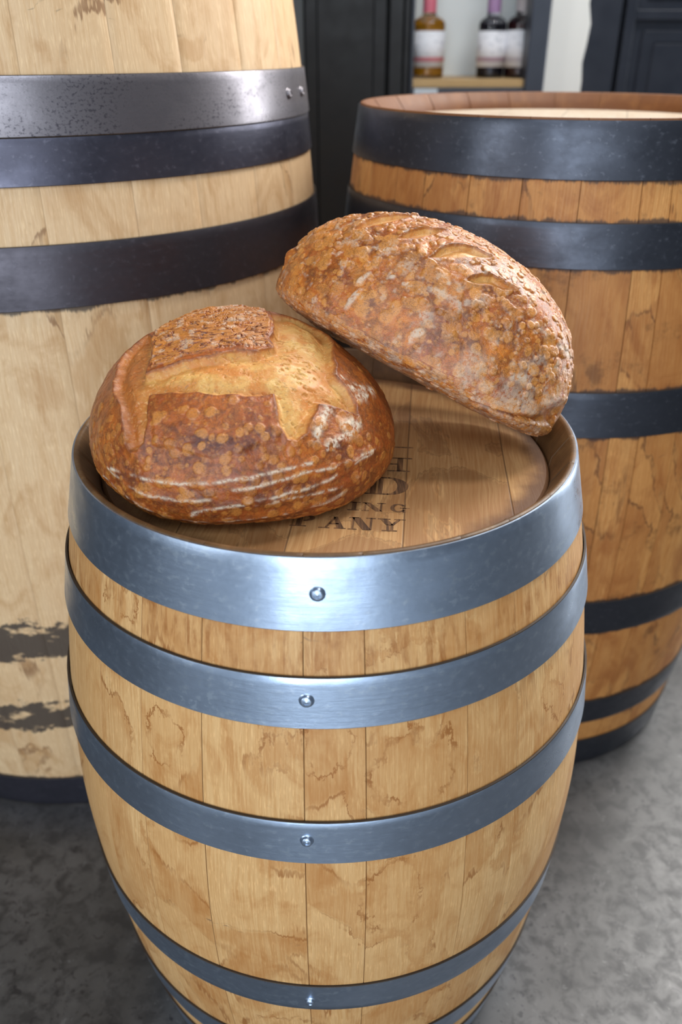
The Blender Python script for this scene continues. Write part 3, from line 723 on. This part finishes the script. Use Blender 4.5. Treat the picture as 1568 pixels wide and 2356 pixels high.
    # little ear of crust at the left tip
    e = np.hypot(pl[:, 0] + .90, pl[:, 1] + .17); L.h += .0042 * np.exp(-(e / .045) ** 2) - .0028 * np.exp(-(np.hypot(pl[:, 0] + .84, pl[:, 1] + .21) / .06) ** 2)
    up = 1 - sm(r, .60, .95)
    L.blisters(11000, .0008, .0046, .0014, out * (.14 + .86 * up), 15)
    L.blisters(5000, .0010, .0075, .00025, out * sm(r, .5, .7), 25)
    rng = np.random.RandomState(3)
    for (cx, cy, rx, ry, an) in ((-.431, -.865, .055, .022, -.8), (-.403, -.774, .050, .020, -.8), (-.043, -.977, .045, .024, -.9), (-.185, -.772, .02, .016, 0), (-.259, -.751, .02, .014, 0)):
        dx, dy = pl[:, 0] - cx, pl[:, 1] - cy; X = dx * math.cos(an) - dy * math.sin(an); Y = dx * math.sin(an) + dy * math.cos(an)
        D = np.hypot(X / rx, Y / ry) + (br - .5) * .8; k = sm(1 - D, -.1, .5)
        L.h += .0008 * k; L.m[:, 1] = np.maximum(L.m[:, 1], k * .85); L.m[:, 3] *= 1 - k
    L.m[:, 1] *= .80
    m = crust('crust_batard', (88, 42, 22), (208, 122, 42), (226, 152, 72), (226, 172, 98), (228, 212, 190), 3.0, .30, (166, 82, 30), .27)
    L.build('bread_loaf', m, 'long oval blistered sourdough loaf leaning on the round one, leaf-shaped cuts on top', 'bread')
batard()

# ------------------------------------------------------------------ cabinet, shelf and bottles behind
black = simple('black_painted_wood', (17, 18, 20), .55, 0, .3, 30)
slate = simple('slate_painted_wood', (66, 72, 84), .42, 0, .2, 30)
slate_d = simple('dark_slate_painted_wood', (44, 48, 58), .34, 0, .25, 20)
white_p = simple('white_painted_board', (250, 248, 240), .5, 0, .05, 12)
shelfw = simple('shelf_pine', (206, 170, 116), .5, 0, .2, 30)
grey_p = simple('pale_grey_panel', (236, 240, 238), .5, 0, .05, 9)

def part(name, mat, parent, boxes, label=None, b=0.0):
    v = []; f = []
    for q in boxes: box(v, f, *q, b)
    o = mesh_obj(name, v, f, mat, parent, False)
    if label: o['label'] = label
    return o

# tall black cabinet in the middle
c = empty('cabinet', (0.06, 1.55, 0)); tag(c, 'tall black painted cabinet between the two big barrels, left of the bottle shelf', 'cabinet')
part('carcass', black, c, [(-.100, .118, -.14, .25, 0, 2.1)], b=.002)
part('door', black, c, [(-.098, .080, -.165, -.142, .05, 2.05), (-.072, .052, -.170, -.164, .10, 1.98)], b=.003)
part('side_stile', black, c, [(.084, .112, -.175, -.141, 0, 2.1), (.116, .129, -.168, .0, 0, 2.1)], b=.002)
# wall piece to the left of it
part_o = part('trim_1', simple('grey_door_jamb', (150, 152, 152), .5, 0, .08, 20), None, [(-.135, -.045, 1.62, 1.68, 0, 2.3)]); tag(part_o, kind='structure')
v = []; f = []
for k in range(9):      # cloth with a rounded lower corner
    a = math.pi / 2 * k / 8
    for y in (1.50, 1.512): v.append((-.098 + .030 * math.sin(a) + .002, y + .003 * math.sin(k), .958 + .034 * (1 - math.cos(a))))
n0 = len(v)
for y in (1.50, 1.512): v.append((-.064, y, 1.25))
for y in (1.50, 1.512): v.append((-.115, y, 1.25))
for y in (1.50, 1.512): v.append((-.115, y, .958))
ids = list(range(0, n0, 2)) + [n0, n0 + 2, n0 + 4]
f.append(tuple(ids)); f.append(tuple(i + 1 for i in reversed(ids)))
for i in range(len(ids)):
    j = (i + 1) % len(ids); f.append((ids[j], ids[i], ids[i] + 1, ids[j] + 1))
tag(mesh_obj('hanging_cloth', v, f, simple('white_cloth', (226, 228, 226), .8, 0, .05, 40), None, False), 'white cloth with a rounded lower corner, hanging just left of the black cabinet', 'cloth')

# open shelf unit
s = empty('shelf_unit', (0.34, 1.50, 0)); tag(s, 'open dark-framed shelf unit with pale back holding three bottles', 'shelf')
part('back_panel', grey_p, s, [(-.148, .144, .13, .142, .5, 1.7)])
part('shelf_board', shelfw, s, [(-.141, .116, -.10, .13, .872, .889)], b=.0015)
part('shelf_rail', slate, s, [(-.141, .108, -.112, -.1005, .80, .8715)], b=.0015)
part('stile', slate, s, [(.108, .150, -.118, -.06, 0, 1.9)], b=.002)
part('stile', slate_d, s, [(-.149, -.141, -.118, .13, 0, 1.9)], b=.002)
part('side_panel', slate_d, s, [(.145, .158, -.06, .142, 0, 1.9)])
part('price_tag', simple('pale_tag', (206, 214, 220), .5, 0, .03, 30), s, [(-.137, -.085, -.1155, -.112, .852, .871)], 'blank pale tag on the shelf rail')

def bottle(name, label, x, y, r, body_h, glass_c, liq_c, cap_c, level, band):
    z0 = .8892; root = empty(name, (x, y, z0)); tag(root, label, 'bottle', 'glass bottles on the shelf')
    pf = [(r * .85, 0), (r * .97, .002), (r, .006), (r, body_h * .90), (r * .94, body_h * .95), (r * .74, body_h * 1.00), (r * .48, body_h * 1.035), (.0145, body_h * 1.07), (.0135, body_h * 1.55), (.0155, body_h * 1.57), (.0155, body_h * 1.62)]
    g = NT(name + '_glass'); gm = g.out(Base_Color=lin(glass_c), Roughness=.05, Transmission_Weight=1.0, IOR=1.45)
    v, f = lathe(pf, 40); mesh_obj('glass_body', v, f, gm, root, True, None, 50)
    k = r * .93; lp = [(k * .9, .005), (k, .008), (k, min(level, body_h * .9))] + ([(k * .9, level)] if level > body_h * .9 else [])
    v, f = lathe(lp, 40); mesh_obj('liquid', v, f, simple(name + '_liquid', liq_c, .2, 0, .1, 30), root, True, None, 40)
    lt = NT(name + '_label'); co = lt.n('ShaderNodeTexCoord').outputs['Object']; z = lt.sep(co)[2]
    cc = lt.mix(lt.math('MULTIPLY', lt.step(z, .032, .034), lt.step(z, .041, .043, 1, 0)), lin((240, 240, 244)), lin(band))
    blot = lt.noise(lt.vmul(co, (60, 60, 90)), 1.0, 2)
    cc = lt.mix(lt.math('MULTIPLY', lt.step(blot, .55, .65, 0, .30), lt.step(z, .045, .05)), cc, lin((120, 124, 140)))
    v = []; f = []; n = 30; R0 = r + .0005
    for zz in (.022, body_h * .79):
        for i in range(n + 1):
            a = math.radians(-90 - 100 + 200 * i / n); v.append((R0 * math.cos(a), R0 * math.sin(a), zz))
    for i in range(n): f.append((i, i + 1, n + 2 + i, n + 1 + i))
    lb = mesh_obj('bottle_label', v, f, lt.out(Base_Color=cc, Roughness=.6), root)
    md = lb.modifiers.new('thick', 'SOLIDIFY'); md.thickness = .0003; md.offset = 1
    v, f = lathe([(.0148, body_h * 1.09), (.0152, body_h * 1.10), (.0150, body_h * 1.5), (.0170, body_h * 1.52), (.0170, body_h * 1.66), (.0150, body_h * 1.68)], 30)
    mesh_obj('neck_capsule', v, f, simple(name + '_capsule', cap_c, .4, 0, .1, 40), root, True, None, 40)
bottle('glass_bottle', 'bottle of amber liquid with pink neck capsule at the left end of the shelf', .240, 1.480, .0365, .118, (250, 246, 230), (196, 138, 28), (238, 128, 146), .108, (232, 150, 164))
bottle('glass_bottle', 'bottle of near-black liquid with mauve neck, in the middle of the shelf', .385, 1.485, .0310, .118, (226, 226, 236), (24, 22, 34), (176, 140, 182), .107, (196, 170, 186))
bottle('glass_bottle', 'bottle of dark red liquid with grey neck at the right end of the shelf', .4475, 1.475, .0310, .120, (236, 226, 226), (58, 20, 26), (196, 190, 192), .109, (214, 210, 218))

# gap, white board, panelled door on the right
tag(part('trim_2', slate_d, None, [(.506, .530, 1.50, 1.60, 0, 2.3)]), kind='structure')
rng = np.random.RandomState(4); v = []; f = []; nn = 60
for k in range(nn + 1):
    z = 2.3 * k / nn; e = .5925 + (rng.rand() - .5) * .006 + (.006 if .93 < z < 1.02 else 0)
    v += [(.503, 1.46, z), (e, 1.46, z), (e, 1.485, z), (.503, 1.485, z)]
for k in range(nn):
    for i in range(4): j = (i + 1) % 4; f.append((k * 4 + i, k * 4 + j, k * 4 + 4 + j, k * 4 + 4 + i))
f.append((3, 2, 1, 0)); f.append(tuple(nn * 4 + i for i in range(4)))
tag(mesh_obj('trim_3', v, f, white_p, None, False), kind='structure')
d = empty('cabinet', (.80, 1.50, 0)); tag(d, 'dark blue-grey panelled cupboard at the far right behind the orange-brown barrel', 'cabinet')
part('carcass', slate_d, d, [(-.205, -.128, -.02, .3, 0, 2.2), (-.128, .6, .02, .3, 0, 2.2)], b=.002)
dd = part('door', slate_d, d, [(-.118, -.095, -.02, .015, .02, 2.1), (-.095, .45, -.020, .012, 1.004, 1.024), (-.095, .45, -.004, .018, .02, 2.1)], b=.0015)
part('raised_panel', slate_d, dd, [(-.072, .42, -.012, -.003, .60, .985), (-.045, .40, -.017, -.010, .63, .960), (-.072, .42, -.012, -.003, 1.045, 1.6)], b=.004)
